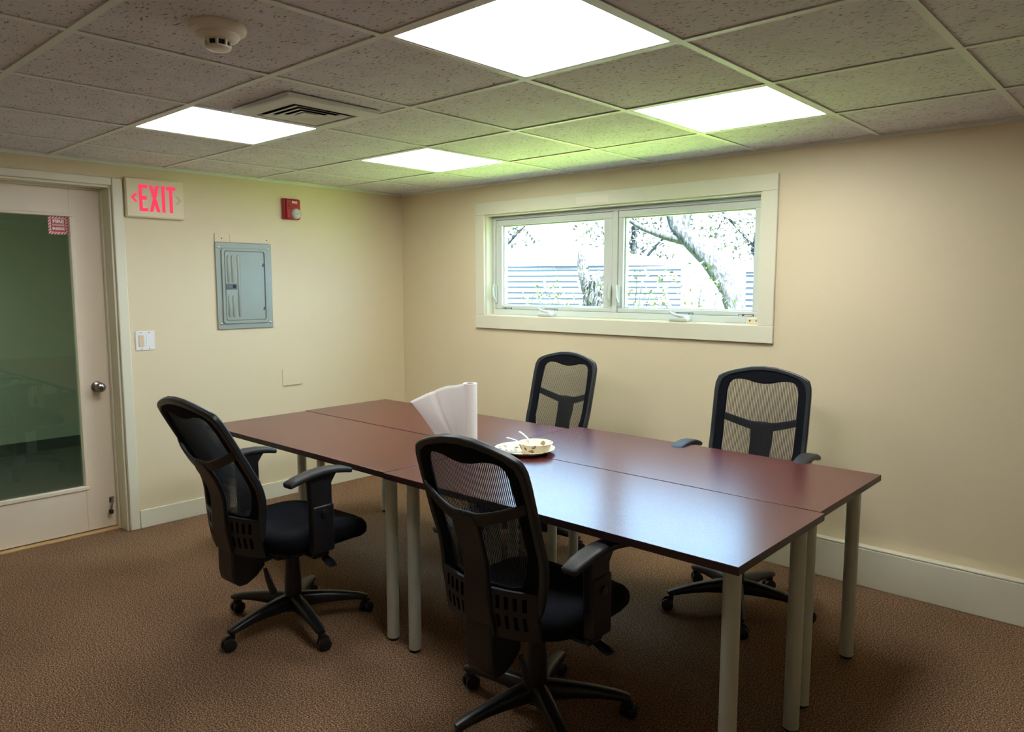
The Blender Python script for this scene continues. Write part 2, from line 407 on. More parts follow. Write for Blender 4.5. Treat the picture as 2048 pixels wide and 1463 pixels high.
# ------------------------------------------------------------------ door
DX = -.13
cz = thing('trim_1', kind='structure')   # door casing
box('side_casing', M['trim'], 0, .02, DY1 + .0, -2.104, 0, 2.106, cz, .006)
box('side_casing', M['trim'], 0, .02, DY0 - .06, DY0, 0, 2.106, cz, .006)
box('head_casing', M['trim'], 0, .0195, DY0, DY1, DZ, 2.106, cz, .006)
mb = MB(); mb.box(-.16, 0, DY1 - .012, DY1, .0, DZ); mb.box(-.16, 0, DY0, DY0 + .012, .0, DZ); mb.box(-.16, 0, DY0 + .012, DY1 - .012, DZ - .012, DZ)
mb.box(DX + .002, DX + .03, DY1 - .022, DY1 - .012, 0, DZ - .012); mb.box(DX + .002, DX + .03, DY0 + .012, DY1 - .022, DZ - .022, DZ - .012)
mb.build('jamb', M['trim'], cz, .002)
box('threshold', M['wood'], -.16, -.09, DY0 + .012, DY1 - .012, 0, .008, cz, .002)

d = thing('door_1', kind='structure', loc=(DX, DY0 + .015, 0), rz=math.radians(0))
dy0, dy1, dz0, dz1 = 0.0, DY1 - .016 - (DY0 + .015), .016, DZ - .016     # local y
oy = -(DY0 + .015)
gy0, gy1, gz0, gz1 = .17, -2.349 + oy, .285, 1.885
mb = MB(); T = .042
mb.box(-T, 0, gy1, dy1, dz0, dz1); mb.build('lock_stile', M['door'], d, .002)
MB().box(-T, 0, dy0, gy0, dz0, dz1).build('hinge_stile', M['door'], d, .002)
MB().box(-T, 0, gy0, gy1, gz1, dz1).build('top_rail', M['door'], d, 0)
MB().box(-T, 0, gy0, gy1, dz0, gz0).build('bottom_rail', M['door'], d, 0)
box('glass_pane', M['doorglass'], -.024, -.02, gy0, gy1, gz0, gz1, d)
mb = MB(); b_ = .018
for (a0, a1, c0, c1) in ((gy0 - .006, gy1 + b_, gz1 - .006, gz1 + .012), (gy0 - .006, gy1 + b_, gz0 - b_, gz0 + .006), (gy1 - .004, gy1 + b_, gz0 + .006, gz1 - .006), (gy0 - b_, gy0 + .004, gz0 - b_, gz1 + .012)):
    mb.box(-.02, .008, a0, a1, c0, c1)
mb.build('glazing_bead', M['door'], d, .004)
ky, kz = -2.256 + oy, .883
kn = MB().lathe([(.033, 0), (.033, .006), (.026, .012), (.013, .016), (.012, .034), (.020, .042), (.0275, .052), (.028, .064), (.021, .073), (.008, .076)], (0, ky, kz), 'x').build('door_knob', M['steel'], d)
MB().lathe([(.0075, .074), (.0075, .079)], (0, ky, kz), 'x', 16).build('lock_cylinder', M['dark'], kn)
sy, sz = -2.212 + oy, .15
ks = MB().box(0, .004, sy - .014, sy + .014, sz + .012, sz + .05).tube([(.006, sy, sz + .035), (.02, sy, sz + .03), (.026, sy - .008, sz), (.024, sy - .012, sz - .03)], .006, 8).build('kick_down_stop', M['steel'], d, .001)
MB().lathe([(.011, -.05), (.013, -.045), (.013, -.03), (.008, -.024)], (.024, sy - .013, sz), 'z', 14).build('rubber_tip', M['dark'], ks)
# sticker on the glass
sy0, sy1, sz0, sz1 = -2.453 + oy, -2.352 + oy, 1.777, 1.879
stk = box('warning_sticker', M['sticker_white'], -.0199, -.0190, sy0, sy1, sz0, sz1, d); tag(stk, 'red and white striped square sticker on the glass')
cy_, cz_ = (sy0 + sy1) / 2, (sz0 + sz1) / 2; hs = .051
mb = MB()
mb.box(-.019, -.0186, cy_ - .038, cy_ + .038, cz_ - .038, cz_ + .038)
def clip(poly, ax, lim, sign):
    out = []
    for i in range(len(poly)):
        a, b = poly[i], poly[(i + 1) % len(poly)]; ia, ib = sign * a[ax] <= sign * lim, sign * b[ax] <= sign * lim
        if ia: out.append(a)
        if ia != ib:
            t = (lim - a[ax]) / (b[ax] - a[ax]); out.append((a[0] + t * (b[0] - a[0]), a[1] + t * (b[1] - a[1])))
    return out
for (u0, u1, v0, v1) in ((-hs, hs, .040, hs), (-hs, hs, -hs, -.040), (-hs, -.040, -.040, .040), (.040, hs, -.040, .040)):
    for k in range(-14, 15):
        p = [(k * .0165 - .1, -.1), (k * .0165 - .1 + .0085, -.1), (k * .0165 + .1 + .0085, .1), (k * .0165 + .1, .1)]
        for ax, lim, sg in ((0, u0, -1), (0, u1, 1), (1, v0, -1), (1, v1, 1)):
            p = clip(p, ax, lim, sg)
            if len(p) < 3: break
        if len(p) >= 3: mb.prism(p, lambda a, b, c: (c, cy_ + a, cz_ + b), -.019, -.0186)
mb.build('red_print', M['sticker_red'], stk)
text_mesh('lettering', 'FIRE', .026, M['sticker_white'], stk, on_left(-.0184, cy_, cz_ + .022), .0003, .058, .0012)
text_mesh('lettering', 'EXTINGUISHER', .014, M['sticker_white'], stk, on_left(-.0184, cy_, cz_ + .001), .0003, .064, .0002)
text_mesh('lettering', 'INSIDE', .02, M['sticker_white'], stk, on_left(-.0184, cy_, cz_ - .019), .0003, .062, .0012)

# next room behind the glass door
tag(box('floor_2', M['carpet_dark'], -2.9, -.14, -5.2, .1, -.1, 0), kind='structure')
M['wall2'] = mat('grey_green_paint', srgb(200, 208, 192), .6, vary=.02, vscale=2)
tag(box('wall_far', M['wall2'], -3.0, -2.9, -5.2, .1, 0, H + .2), kind='structure')
tag(box('wall_side', M['wall2'], -3.0, -.16, .1, .2, 0, H + .2), kind='structure')
tag(box('wall_side_2', M['wall2'], -3.0, -.16, -5.3, -5.2, 0, H + .2), kind='structure')
tag(box('ceiling_2', M['trim'], -3.0, -.16, -5.2, .1, H, H + .1), kind='structure')
tag(box('baseboard_far', M['darkgrey'], -2.9, -2.885, -5.2, .1, 0, .1), kind='structure')
hall_fill = thing('ceiling_light', 'added fill light panel brightening the room behind the glass door, out of view', 'light', (-1.6, -3.9, H))  # added lamp, unseen, only brightens the view through the door glass
box('diffuser', emit('hall_fill_panel', (1, 1, .95, 1), 26), -.3, .3, -.3, .3, -.012, -.004, hall_fill)
box('frame', M['tbar'], -.32, .32, -.32, .32, -.004, 0, hall_fill)

# ------------------------------------------------------------------ things on the door wall
# exit sign
ex = thing('exit_sign', 'cream box exit sign with glowing red letters and left arrow beside the door', 'exit sign', (0.0, -1.925, 2.003))
box('housing', M['exitface'], .0, .032, -.172, .172, -.115, .115, ex, .006)
box('face_plate', M['exitface'], .032, .037, -.166, .166, -.109, .109, ex, .002)
def stroke(mb, pts, wd, X0=.0372, X1=.0386):
    for a, b in zip(pts[:-1], pts[1:]):
        a, b = Vector(a), Vector(b); t = (b - a).normalized(); n = Vector((-t.y, t.x)) * wd / 2
        mb.prism([tuple(a + n), tuple(b + n), tuple(b - n), tuple(a - n)], lambda u, v_, c: (c, u, v_), X0, X1)
LH = .078
def letter(segs, name):
    mb = MB()
    for s_ in segs: mb.prism(s_, lambda u, v_, c: (c, u, v_), .0372, .0386)
    mb.build(name, M['exitred'], ex)
def R_(a, b, c, d_): return [(a, c), (b, c), (b, d_), (a, d_)]
x = -.096
letter([R_(x, x + .019, -LH, LH), R_(x + .019, x + .05, LH - .02, LH), R_(x + .019, x + .044, -.011, .011), R_(x + .019, x + .05, -LH, -LH + .02)], 'letter')
x = -.037
letter([[(x, LH), (x + .02, LH), (x + .062, -LH), (x + .042, -LH)], [(x + .042, LH), (x + .06, LH), (x + .019, -LH), (x - .001, -LH)]], 'letter')
letter([R_(.036, .055, -LH, LH)], 'letter')
x = .063
letter([R_(x, x + .056, LH - .02, LH), R_(x + .0185, x + .0375, -LH, LH - .02)], 'letter')
def chev(c, sgn, m, nm):
    mb = MB(); p = [(c - sgn * .022, 0), (c + sgn * .002, .026), (c + sgn * .018, .026), (c - sgn * .002, 0), (c + sgn * .018, -.026), (c + sgn * .002, -.026)]
    mb.prism(p[:4], lambda u, v_, q: (q, u, v_), .0372, .0384); mb.prism([p[0], p[3], p[4], p[5]], lambda u, v_, q: (q, u, v_), .0372, .0384); return mb.build(nm, m, ex)
chev(-.122, 1, M['exitred'], 'arrow'); tag(chev(.135, -1, M['exitdim'], 'arrow'), 'unlit cream arrow')

# fire strobe
fs = thing('fire_alarm_strobe', 'red wall fire alarm with clear strobe lens above the breaker panel', 'fire alarm', (0, -1.0, 2.01))
box('back_box', M['red'], 0, .03, -.062, .062, -.07, .072, fs, .006)
box('cover', M['red'], .03, .044, -.048, .06, -.064, .068, fs, .008)
MB().lathe([(.036, .043), (.035, .056), (.026, .066), (.01, .07)], (0, .022, -.03), 'x', 28).build('lens', M['lens'], fs)
for k in range(4): box('horn_slot', M['dark'], .0438, .0446, -.038, -.024, k * .011, .004 + k * .011, fs)
MB().tube([(.062, .004, -.03), (.0705, .022, -.03), (.062, .04, -.03)], .005, 8).build('flash_tube', M['bright'], fs)
text_mesh('lettering', 'FIRE', .022, M['sticker_white'], fs, on_left(.0442, .014, .046), .0004, .04, .0004)

# breaker panel
bp_ = thing('breaker_panel', 'grey metal electrical breaker panel recessed in the cream wall', 'breaker panel', (0, -1.357, 1.482))
box('flange', M['greybox'], 0, .012, -.198, .198, -.283, .283, bp_, .004)
def rr(hw, hh, r=.02, n=6):
    out = []
    for cx, cy, a0 in ((hw - r, hh - r, 0), (-hw + r, hh - r, PI / 2), (-hw + r, -hh + r, PI), (hw - r, -hh + r, 3 * PI / 2)):
        for k in range(n + 1):
            a = a0 + PI / 2 * k / n; out.append((cx + r * math.cos(a), cy + r * math.sin(a)))
    return out
fnp = lambda u, v_, q: (q, u, v_)
mb = MB(); mb.ring(rr(.162, .248, .02), rr(.142, .228, .016), fnp, .012, .021); mb.build('raised_trim', M['greybox'], bp_, .004)
dr = MB().prism(rr(.138, .224, .014), fnp, .012, .017).build('panel_door', M['greybox'], bp_, .002)
for (u, v0, v1) in ((-.115, .02, .20), (-.085, .02, .20), (-.115, -.205, -.06), (-.085, -.205, -.06), (-.045, -.205, .205)):
    MB().tube([(.017, u, v0), (.0175, u, v0 + .012), (.0175, u, v1 - .012), (.017, u, v1)], [(.004, .002), (.011, .005), (.011, .005), (.004, .002)], 10, up=(1, 0, 0)).build('embossed_rib', M['greybox'], dr)
la = box('latch', M['darkgrey'], .017, .023, -.136, -.062, -.022, .016, dr, .003)
box('latch_slot', M['dark'], .0231, .0235, -.092, -.072, -.012, .008, la)
for h_ in (.13, -.16): MB().tube([(.0172, .129, h_), (.0172, .135, h_ + .02)], .006, 8).build('hinge', M['darkgrey'], dr)
for sy_, sz_ in ((-.175, .25), (.175, .25), (-.175, -.245), (.175, -.245)):
    MB().lathe([(.008, .012), (.008, .015), (.004, .018)], (0, sy_, sz_), 'x', 12).build('screw', M['bright'], bp_)
cp = thing('cover_strip', 'cream blank cover plate strip directly above the grey breaker panel', 'cover plate', (0, -1.36, 1.793))
box('plate', M['wall'], 0, .006, -.192, -.095, -.026, .028, cp, .001)
box('plate', M['wall'], 0, .004, -.088, .186, -.026, .024, cp, .001)
for q_ in ((-.145, .006), (.175, .004)): MB().lathe([(.004, q_[1]), (.004, q_[1] + .0006)], (0, q_[0], -.003), 'x', 10).build('screw_hole', M['dark'], cp)
# switch
sw = thing('light_switch', 'white two-gang light switch plate beside the door casing', 'light switch', (0, -2.016, 1.153))
box('plate', M['white'], 0, .007, -.057, .057, -.059, .059, sw, .004)
box('rocker', M['almond'], .007, .011, -.039, -.007, -.034, .034, sw, .002)
box('blank_insert', M['white'], .007, .0085, .007, .039, -.034, .034, sw, .001)
for yy in (-.023, .023):
    for zz in (-.049, .049): MB().lathe([(.0028, .007), (.0028, .0076)], (0, yy, zz), 'x', 10).build('screw', M['steel'], sw)
bk = thing('blank_plate', 'cream painted blank wall plate low on the door wall', 'wall plate', (0, -1.018, .842))
box('plate', M['wall'], 0, .006, -.08, .08, -.057, .058, bk, .003)
box('hem', M['wall'], .0, .008, -.075, .075, -.059, -.0575, bk)

# ------------------------------------------------------------------ window
wn = thing('window_1', kind='structure')
CX0, CX1, CZ0, CZ1 = .84, 3.062, 1.182, 2.07
box('casing_board', M['trim'], CX0, CX1, -.019, 0, WZ1, CZ1, wn, .003)
box('casing_board', M['trim'], CX0, CX1, -.0195, 0, CZ0, WZ0, wn, .003)
box('casing_board', M['trim'], CX0, WX0, -.0185, 0, WZ0, WZ1, wn, .003)
box('casing_board', M['trim'], WX1, CX1, -.0185, 0, WZ0, WZ1, wn, .003)
box('touch_up_patch', mat('touch_up', srgb(238, 230, 206), .4), 1.75, 2.0, -.0196, -.019, 2.0, 2.045, wn)
FY = .062
mb = MB(); mb.box(WX0, WX0 + .012, 0, .15, WZ0, WZ1); mb.box(WX1 - .012, WX1, 0, .15, WZ0, WZ1); mb.box(WX0 + .012, WX1 - .012, 0, .15, WZ1 - .01, WZ1); mb.box(WX0 + .012, WX1 - .012, 0, .15, WZ0, WZ0 + .006)
mb.build('reveal', M['trim'], wn)
fx0, fx1, fz0, fz1 = WX0 + .014, WX1 - .012, WZ0 + .006, WZ1 - .014
MX = 1.995
mb = MB(); mb.box(fx0, fx0 + .022, FY, .15, fz0, fz1); mb.box(fx1 - .022, fx1, FY, .15, fz0, fz1); mb.box(fx0 + .022, fx1 - .022, FY, .15, fz1 - .02, fz1)
mb.box(fx0 + .022, fx1 - .022, FY - .012, .15, fz0, fz0 + .038); mb.box(MX - .02, MX + .02, FY, .15, fz0 + .038, fz1 - .02)
mb.build('frame', M['vinyl'], wn, .003)
for (a, b, ga, gb) in ((fx0 + .024, MX - .022, 1.022, 1.905), (MX + .022, fx1 - .024, 2.053, 2.904)):
    z0, z1, g0, g1 = fz0 + .04, fz1 - .022, 1.346, 1.908
    mb = MB(); mb.box(a, b, FY + .006, .13, z0, g0); mb.box(a, b, FY + .006, .13, g1, z1); mb.box(a, ga, FY + .006, .13, g0, g1); mb.box(gb, b, FY + .006, .13, g0, g1)
    sh = mb.build('sash', M['vinyl'], wn, .003)
    box('glass_pane', M['glass'], ga, gb, .104, .108, g0, g1, sh)
    mb = MB(); q = .008; mb.box(ga, ga + q, .088, .103, g0 + q, g1 - q); mb.box(gb - q, gb, .088, .103, g0 + q, g1 - q); mb.box(ga, gb, .088, .103, g0, g0 + q); mb.box(ga, gb, .088, .103, g1 - q, g1)
    mb.build('glazing_bead', M['vinyl'], sh)
for cx in (1.476, 2.488):
    c = box('crank_housing', M['vinyl'], cx - .06, cx + .06, -.008, .05, 1.2815, 1.302, wn, .006)
    MB().tube([(cx + .04, .02, 1.303), (cx + .02, .012, 1.309), (cx - .03, .006, 1.318), (cx - .058, .004, 1.334)], [.011, .012, .008, .006], 10).build('crank_handle', M['vinyl'], c)
    MB().lathe([(.018, 1.3), (.017, 1.306), (.01, 1.31)], (cx + .04, .02, 0)).build('crank_hub', M['vinyl'], c)
    mb = MB(); mb.box(cx - .055, cx - .0, FY + .0045, FY + .006, 1.327, 1.331); mb.box(cx + .0, cx + .06, FY + .0045, FY + .006, 1.327, 1.331); mb.box(cx + .056, cx + .06, FY + .0045, FY + .006, 1.312, 1.327); mb.box(cx + .03, cx + .034, FY + .0045, FY + .006, 1.312, 1.327)
    mb.build('operator_mark', M['label_dark'], c)
for lx, sg in ((.972, 1), (1.962, -1), (2.03, 1)):
    k = box('lock_base', M['vinyl'], lx - .012, lx + .012, FY - .008, FY, 1.36, 1.49, wn, .004)
    MB().tube([(lx, FY - .012, 1.385), (lx + sg * .004, FY - .03, 1.41), (lx + sg * .002, FY - .034, 1.46), (lx, FY - .03, 1.495)], [.009, .008, .007, .005], 8).build('lock_lever', M['vinyl'], k)
for lx in (1.075, 2.872):
    k = box('maker_label', M['label_dark'], lx - .045, lx + .045, FY + .0045, FY + .006, 1.318, 1.331, wn)
    box('label_stripe', M['sticker_white'], lx - .04, lx - .025, FY + .0038, FY + .0044, 1.321, 1.328, k)
    box('label_stripe', M['sticker_white'], lx - .01, lx + .038, FY + .0038, FY + .0044, 1.323, 1.327, k)
cs = thing('contact_sensor', 'small beige contact block in lower right corner of the window', 'sensor', (2.932, .035, 1.282))
box('body', M['almond'], -.035, .035, -.01, .012, -.0009, .028, cs, .003)
for q_ in (-.018, .02): MB().lathe([(.005, -.0112), (.005, -.0101)], (q_, 0, .016), 'y', 10).build('screw', M['steel'], cs)
rs = thing('loose_strip', 'thin grey strip lying on the window sill beside the contact block', 'strip', (2.83, .03, 1.281))
box('strip', M['metal'], -.055, .055, -.006, .006, .0002, .008, rs, .001)

# ------------------------------------------------------------------ tables
def table(ox, oy, L, W, label, ix0, ix1, iy0, iy1, rot=0.006):
    t = thing('folding_table', label, 'table', (ox, oy, 0), rot, 'mahogany tables pushed together')
    tp = MB().box(0, L, 0, W, .712, .737).build('tabletop', M['top'], t, .0015)
    tp.data.materials.append(M['edge'])
    for p in tp.data.polygons:
        if abs(p.normal.z) < .5: p.material_index = 1
    for lx in (ix0, L - ix1):
        for ly in (iy0, W - iy1):
            l = MB().lathe([(.0255, .012), (.0255, .706)], (lx, ly, 0), n=28).build('leg', M['metal'], t)
            MB().lathe([(.021, 0), (.024, .003), (.024, .012)], (lx, ly, 0), n=24).build('foot_glide', M['glide'], l)
            box('mounting_plate', M['metal'], lx - .028, lx + .028, ly - .028, ly + .028, .706, .712, l)
    return t
ty = lambda x: 0
table(.797, -2.034, 1.526, .618, 'mahogany table nearest the tilted chair at left, front left of the four pushed together', .06, .03, .06, .075)
table(2.329, -2.032, 1.518, .645, 'front right mahogany table reflecting bright window light, nearest corner of the four', .112, .045, .06, .1)
table(.775, -1.408, 1.532, .612, 'back left mahogany table under the paper towel roll, nearest the room corner', .06, .057, .06, .063)
table(2.312, -1.381, 1.516, .668, 'back right mahogany table in front of the two chairs by the window wall', .075, .06, .065, .13)

# ------------------------------------------------------------------ chairs
def chair(label, x, y, rz, yT, zT, yb, za, foot_deg):
    t = thing('office_chair', label, 'chair', (x, y, 0), rz, 'mesh-back office chairs around the tables')
    B_, F_ = M['black'], M['fabric']
    # --- base
    MB().lathe([(.03, .062), (.046, .07), (.052, .10), (.048, .122), (.04, .138)], n=28).build('hub', B_, t)
    MB().lathe([(.037, .136), (.036, .2), (.033, .25), (.030, .31)], n=24).build('column_cover', B_, t)
    MB().lathe([(.016, .3), (.016, .36)], n=16).build('gas_column', M['dark'], t)
    off = math.radians(foot_deg) - rz
    for k in range(5):
        a = off + 2 * PI * k / 5; c, s_ = math.cos(a), math.sin(a)
        P = lambda r, z: (r * c, r * s_, z)
        rs_ = [.02, .07, .14, .21, .27, .305, .322]
        zs = [.106, .106, .104, .098, .089, .081, .078]; ws = [.034, .031, .027, .024, .022, .021, .015]; hs_ = [.034, .032, .026, .02, .016, .014, .01]
        MB().tube([P(r, z) for r, z in zip(rs_, zs)], list(zip(ws, hs_)), 14, power=.7).build('base_leg', B_, t)
        ca = MB().tube([P(.307, .08), P(.307, .045)], .011, 12)
        q = a + .9 + k * 1.7; cq, sq = math.cos(q), math.sin(q)
        ctr = Vector(P(.312, 0)) + Vector((cq * .012, sq * .012, 0)); ax = Vector((-sq, cq, 0))
        ca.tube([ctr + ax * .007 + Vector((0, 0, .045)), ctr - ax * .007 + Vector((0, 0, .045))], .02, 14, up=(cq, sq, 0))
        co = ca.build('caster', B_, t)
        for sg in (1, -1):
            o_ = ctr + Vector((0, 0, .0275))
            MB().tube([o_ + ax * sg * .007, o_ + ax * sg * .012, o_ + ax * sg * .022, o_ + ax * sg * .027], [.026, .0275, .0265, .018], 20, up=(cq, sq, 0)).build('wheel', B_, co)
    # --- mechanism
    mb = MB(); mb.prism([(-.13, .34), (-.05, .325), (.05, .325), (.12, .355), (.12, .386), (-.13, .386)], lambda a, b, c: (c, a, b), -.085, .085); mb.build('tilt_mechanism', B_, t, .006)
    MB().tube([(0, -.1, .352), (0, -.2, .34), (0, -.27, .335)], [(.045, .018)] * 3, 12, power=.6).build('back_bracket', B_, t)
    db = yb + .25
    prof = [(-.298, .455), (-.300, .33), (-.292, .288), (-.268, .268), (-.235, .268), (-.19, .29), (-.15, .325), (-.15, .37), (-.2, .40), (-.21, .455)]
    MB().prism([(a + db * .6, b) for a, b in prof], lambda a, b, c: (c, a, b), -.056, .056).build('back_bracket_cover', B_, t, .008, seg=3)
    MB().tube([(.07, .02, .375), (.17, .01, .373), (.235, .0, .369)], [.006, .006, .007], 8).tube([(.225, 0, .366), (.25, -.003, .358), (.29, -.006, .345), (.305, -.008, .340)], [(.008, .006), (.021, .008), (.025, .009), (.019, .006)], 12, up=(0, 0, 1)).build('height_lever', B_, t)
    MB().tube([(.09, -.19, .33), (.1, -.185, .29), (.102, -.172, .25), (.103, -.162, .225), (.104, -.157, .212)], [(.008, .008), (.011, .011), (.017, .013), (.020, .014), (.013, .008)], 12, up=(0, 1, 0)).build('tilt_lever', B_, t)
    # --- seat
    def se(a, p, hx, y0, y1):
        c, s_ = math.cos(a), math.sin(a); cy = (y0 + y1) / 2; hy = (y1 - y0) / 2
        return hx * math.copysign(abs(c) ** p, c), cy + hy * math.copysign(abs(s_) ** p, s_)
    def droop(x_, y_):
        z = 0
        if y_ > .1: z -= .035 * ((y_ - .1) / .18) ** 2
        if y_ < -.08: z += .012 * ((-.08 - y_) / .14) ** 2
        return z + .012 * (x_ / .25) ** 2
    N = 48; vs = []; layers = [(.80, .388), (.94, .392), (1.0, .412), (1.015, .435), (1.0, .455), (.95, .47), (.86, .478), (.7, .474), (.45, .466), (.2, .463)]
    for sc, z in layers:
        for k in range(N):
            x_, y_ = se(2 * PI * k / N, .52, .25 * sc, .03 - .25 * sc, .03 + .255 * sc)
            vs.append((x_, y_, z + droop(x_, y_) * (1 if z > .40 else .8)))
    fs = [(i * N + k, i * N + (k + 1) % N, (i + 1) * N + (k + 1) % N, (i + 1) * N + k) for i in range(len(layers) - 1) for k in range(N)]
    fs += [tuple(reversed(range(N))), tuple((len(layers) - 1) * N + k for k in range(N))]
    MB().add(vs, fs).build('seat', F_, t, smooth=70)
    vs = []; layers = [(.62, .372), (.8, .376), (.88, .392)]
    for sc, z in layers:
        for k in range(N):
            x_, y_ = se(2 * PI * k / N, .52, .25 * sc, .03 - .25 * sc, .03 + .255 * sc); vs.append((x_, y_, z + droop(x_, y_) * .8))
    fs = [(i * N + k, i * N + (k + 1) % N, (i + 1) * N + (k + 1) % N, (i + 1) * N + k) for i in range(2) for k in range(N)] + [tuple(reversed(range(N))), tuple(2 * N + k for k in range(N))]
    MB().add(vs, fs).build('seat_pan', B_, t, smooth=50)
    # --- arms
    for sg in (1, -1):
        X = sg * .272
        pst = MB(); pst.prism([(-.098, za - .05), (-.085, .44), (-.08, .40), (.005, .40), (.012, .44), (.008, za - .07), (.03, za - .04), (.05, za - .022), (-.12, za - .022)], lambda a, b, c: (X + c, a, b), -.017, .017)
        pst.box(X - .017 if sg > 0 else X - .0, X if sg > 0 else X + .017, -.08, .0, .375, .41)
        xa, xb = sorted((sg * .10, X)); pst.box(xa, xb, -.075, -.005, .374, .388)
        p_ = pst.build('arm_post', B_, t, .006)
        MB().box(X - .022, X + .022, -.088, .014, .40, .60).build('arm_sleeve', B_, p_, .008)
        MB().lathe([(.016, 0), (.015, .006), (.008, .009)], (0, 0, 0), 'x', 18).build('height_button', B_, p_, loc=(X + sg * .0225, -.036, .56 + (za - .73) * .3)).rotation_euler = (0, 0, 0 if sg > 0 else PI)
        pts = [(-.20, -.036), (-.194, -.034), (-.15, -.021), (-.10, -.010), (-.04, -.004), (.02, -.006), (.065, -.013), (.10, -.023), (.106, -.025)]
        MB().tube([(X + sg * .006, a, za - .012 + b) for a, b in pts], [(.018, .006), (.029, .012), (.033, .014), (.034, .014), (.034, .014), (.034, .014), (.032, .014), (.028, .011), (.017, .005)], 18, power=.62).build('arm_pad', M['pad'], t, smooth=50)
    # --- back
    ys_z = [.42, .46, .52, .58, .64, .69, .735]; ys_y = [yb + .018, yb + .006, yb - .002, yb - .002, yb - .004, yb - .014, yb - .034]
    slope = (yT - ys_y[-1]) / (zT - .735)
    def yz(z):
        if z >= .735: return ys_y[-1] + slope * (z - .735)
        return float(np.interp(z, ys_z, ys_y))
    def ysm(z): return sum(yz(z + d_) for d_ in (-.03, -.015, 0, .015, .03)) / 5
    def S3(u, z, w_):     # w > 0 : towards the sitter; frame slightly concave across
        s_ = (ysm(z + .004) - ysm(z - .004)) / .008; nl = math.hypot(1, s_)
        yy = ysm(z) + .05 * (u * u) / .05 * .35
        return (u, yy + w_ / nl, z - s_ * w_ / nl)
    NA = 120; C0 = (0, .80)
    def poly_polar(pts):
        out = []; n = len(pts)
        for k in range(NA):
            a = 2 * PI * k / NA; dx, dz = math.cos(a), math.sin(a); best = 0
            for i in range(n):
                (x1, z1), (x2, z2) = pts[i], pts[(i + 1) % n]; ex_, ez_ = x2 - x1, z2 - z1
                den = dx * ez_ - dz * ex_
                if abs(den) < 1e-9: continue
                tt = ((x1 - C0[0]) * ez_ - (z1 - C0[1]) * ex_) / den; uu = ((x1 - C0[0]) * dz - (z1 - C0[1]) * dx) / den
                if tt > 0 and -1e-6 <= uu <= 1 + 1e-6: best = max(best, tt)
            out.append((C0[0] + dx * best, C0[1] + dz * best))
        return out
    def outline(ins):
        hw = .231 - ins; top = zT - ins
        half = [(0, top), (.06, top - .004), (.12, top - .017), (.165, top - .03), (hw - .035, top - .042 + ins * .2), (hw - .014, top - .056 + ins * .2), (hw - .003, top - .085), (hw, top - .13), (hw + .0, .80), (hw - .001, .70), (hw - .008, .60), (hw - .022, .52), (hw - .045, .472 + ins), (hw - .085, .452 + ins), (0, .446 + ins)]
        return half + [(-a, b) for a, b in reversed(half[1:-1])]
    win = [(0, zT - .084), (.04, zT - .08), (.085, zT - .068), (.125, zT - .066), (.15, zT - .073), (.164, zT - .09), (.17, zT - .12), (.174, .84), (.172, .70), (.155, .62), (.14, .585), (.10, .572), (0, .568)]
    win = win + [(-a, b) for a, b in reversed(win[1:-1])]
    o0, o1, o2, wi = poly_polar(outline(0)), poly_polar(outline(.023)), poly_polar(outline(.02)), poly_polar(win)
    MB().ring(o0, o1, S3, -.014, .011).build('back_rim', M['rim'], t, .006, seg=3)
    MB().ring(o2, wi, S3, -.010, .006).build('back_frame', F_, t, .003)
    # mesh panel: thin gauze plus round vertical cords
    n_ = len(wi); mb = MB(); mb.add([S3(0, .80, 0)] + [S3(a * .5, .80 + (b - .8) * .5, 0) for a, b in wi] + [S3(a * 1.02, .80 + (b - .8) * 1.02, 0) for a, b in wi],
        [(0, 1 + i, 1 + (i + 1) % n_) for i in range(n_)] + [(1 + i, 1 + n_ + i, 1 + n_ + (i + 1) % n_, 1 + (i + 1) % n_) for i in range(n_)])
    mp_ = mb.build('mesh_panel', M['meshfab'], t, smooth=80)
    half = win[:win.index((0, .568)) + 1]; ups = [q_ for q_ in half if q_[1] > .8]
    ux = [q_[0] for q_ in ups[:6]]; uz = [q_[1] for q_ in ups[:6]]
    mb = MB(); u = -.171
    while u < .172:
        zt = float(np.interp(abs(u), ux, uz)) + .006 if abs(u) < .164 else zT - .10
        zb = .57 if abs(u) < .11 else (.60 if abs(u) < .15 else .66)
        zz_ = np.linspace(zb, zt, 12)
        mb.tube([S3(u, float(z_), 0) for z_ in zz_], .00145, 6, cap=False, up=(0, 1, 0)); u += .0074
    tag(mb.build('mesh_cords', M['cord'], mp_, smooth=80), kind='stuff')
    # Y-shaped support behind
    mb = MB()
    def yb_off(u): return -.058 + .04 * min(1, abs(u) / .21) ** 2
    prevs = None; nseg = 10
    for sg in (1, -1):
        vs = []
        for i in range(nseg + 1):
            f = i / nseg; u = sg * .212 * f
            zc_ = .803 + .055 * f ** 1.25; hh = .021 - .004 * f
            if f < .25: hh += .012 * (1 - f / .25)
            for dz_ in (-hh, hh):
                for ww in (0, .014): vs.append(S3(u, zc_ + dz_, yb_off(u) + ww))
        fs = []
        for i in range(nseg):
            a = i * 4; b = a + 4
            fs += [(a, a + 1, b + 1, b), (a + 2, b + 2, b + 3, a + 3), (a, b, b + 2, a + 2), (a + 1, a + 3, b + 3, b + 1)]
        fs += [(0, 2, 3, 1), (nseg * 4, nseg * 4 + 1, nseg * 4 + 3, nseg * 4 + 2)]
        mb.add(vs, fs)
    vs = []; zs_ = [.83, .79, .75, .70, .65, .60, .55, .50, .46, .43]; hw_ = [.04, .055, .053, .05, .05, .051, .053, .058, .062, .06]
    for z_, h_ in zip(zs_, hw_):
        for u in (-h_, h_):
            for ww in (0, .018): vs.append(S3(u, z_, -.06 + ww))
    fs = []
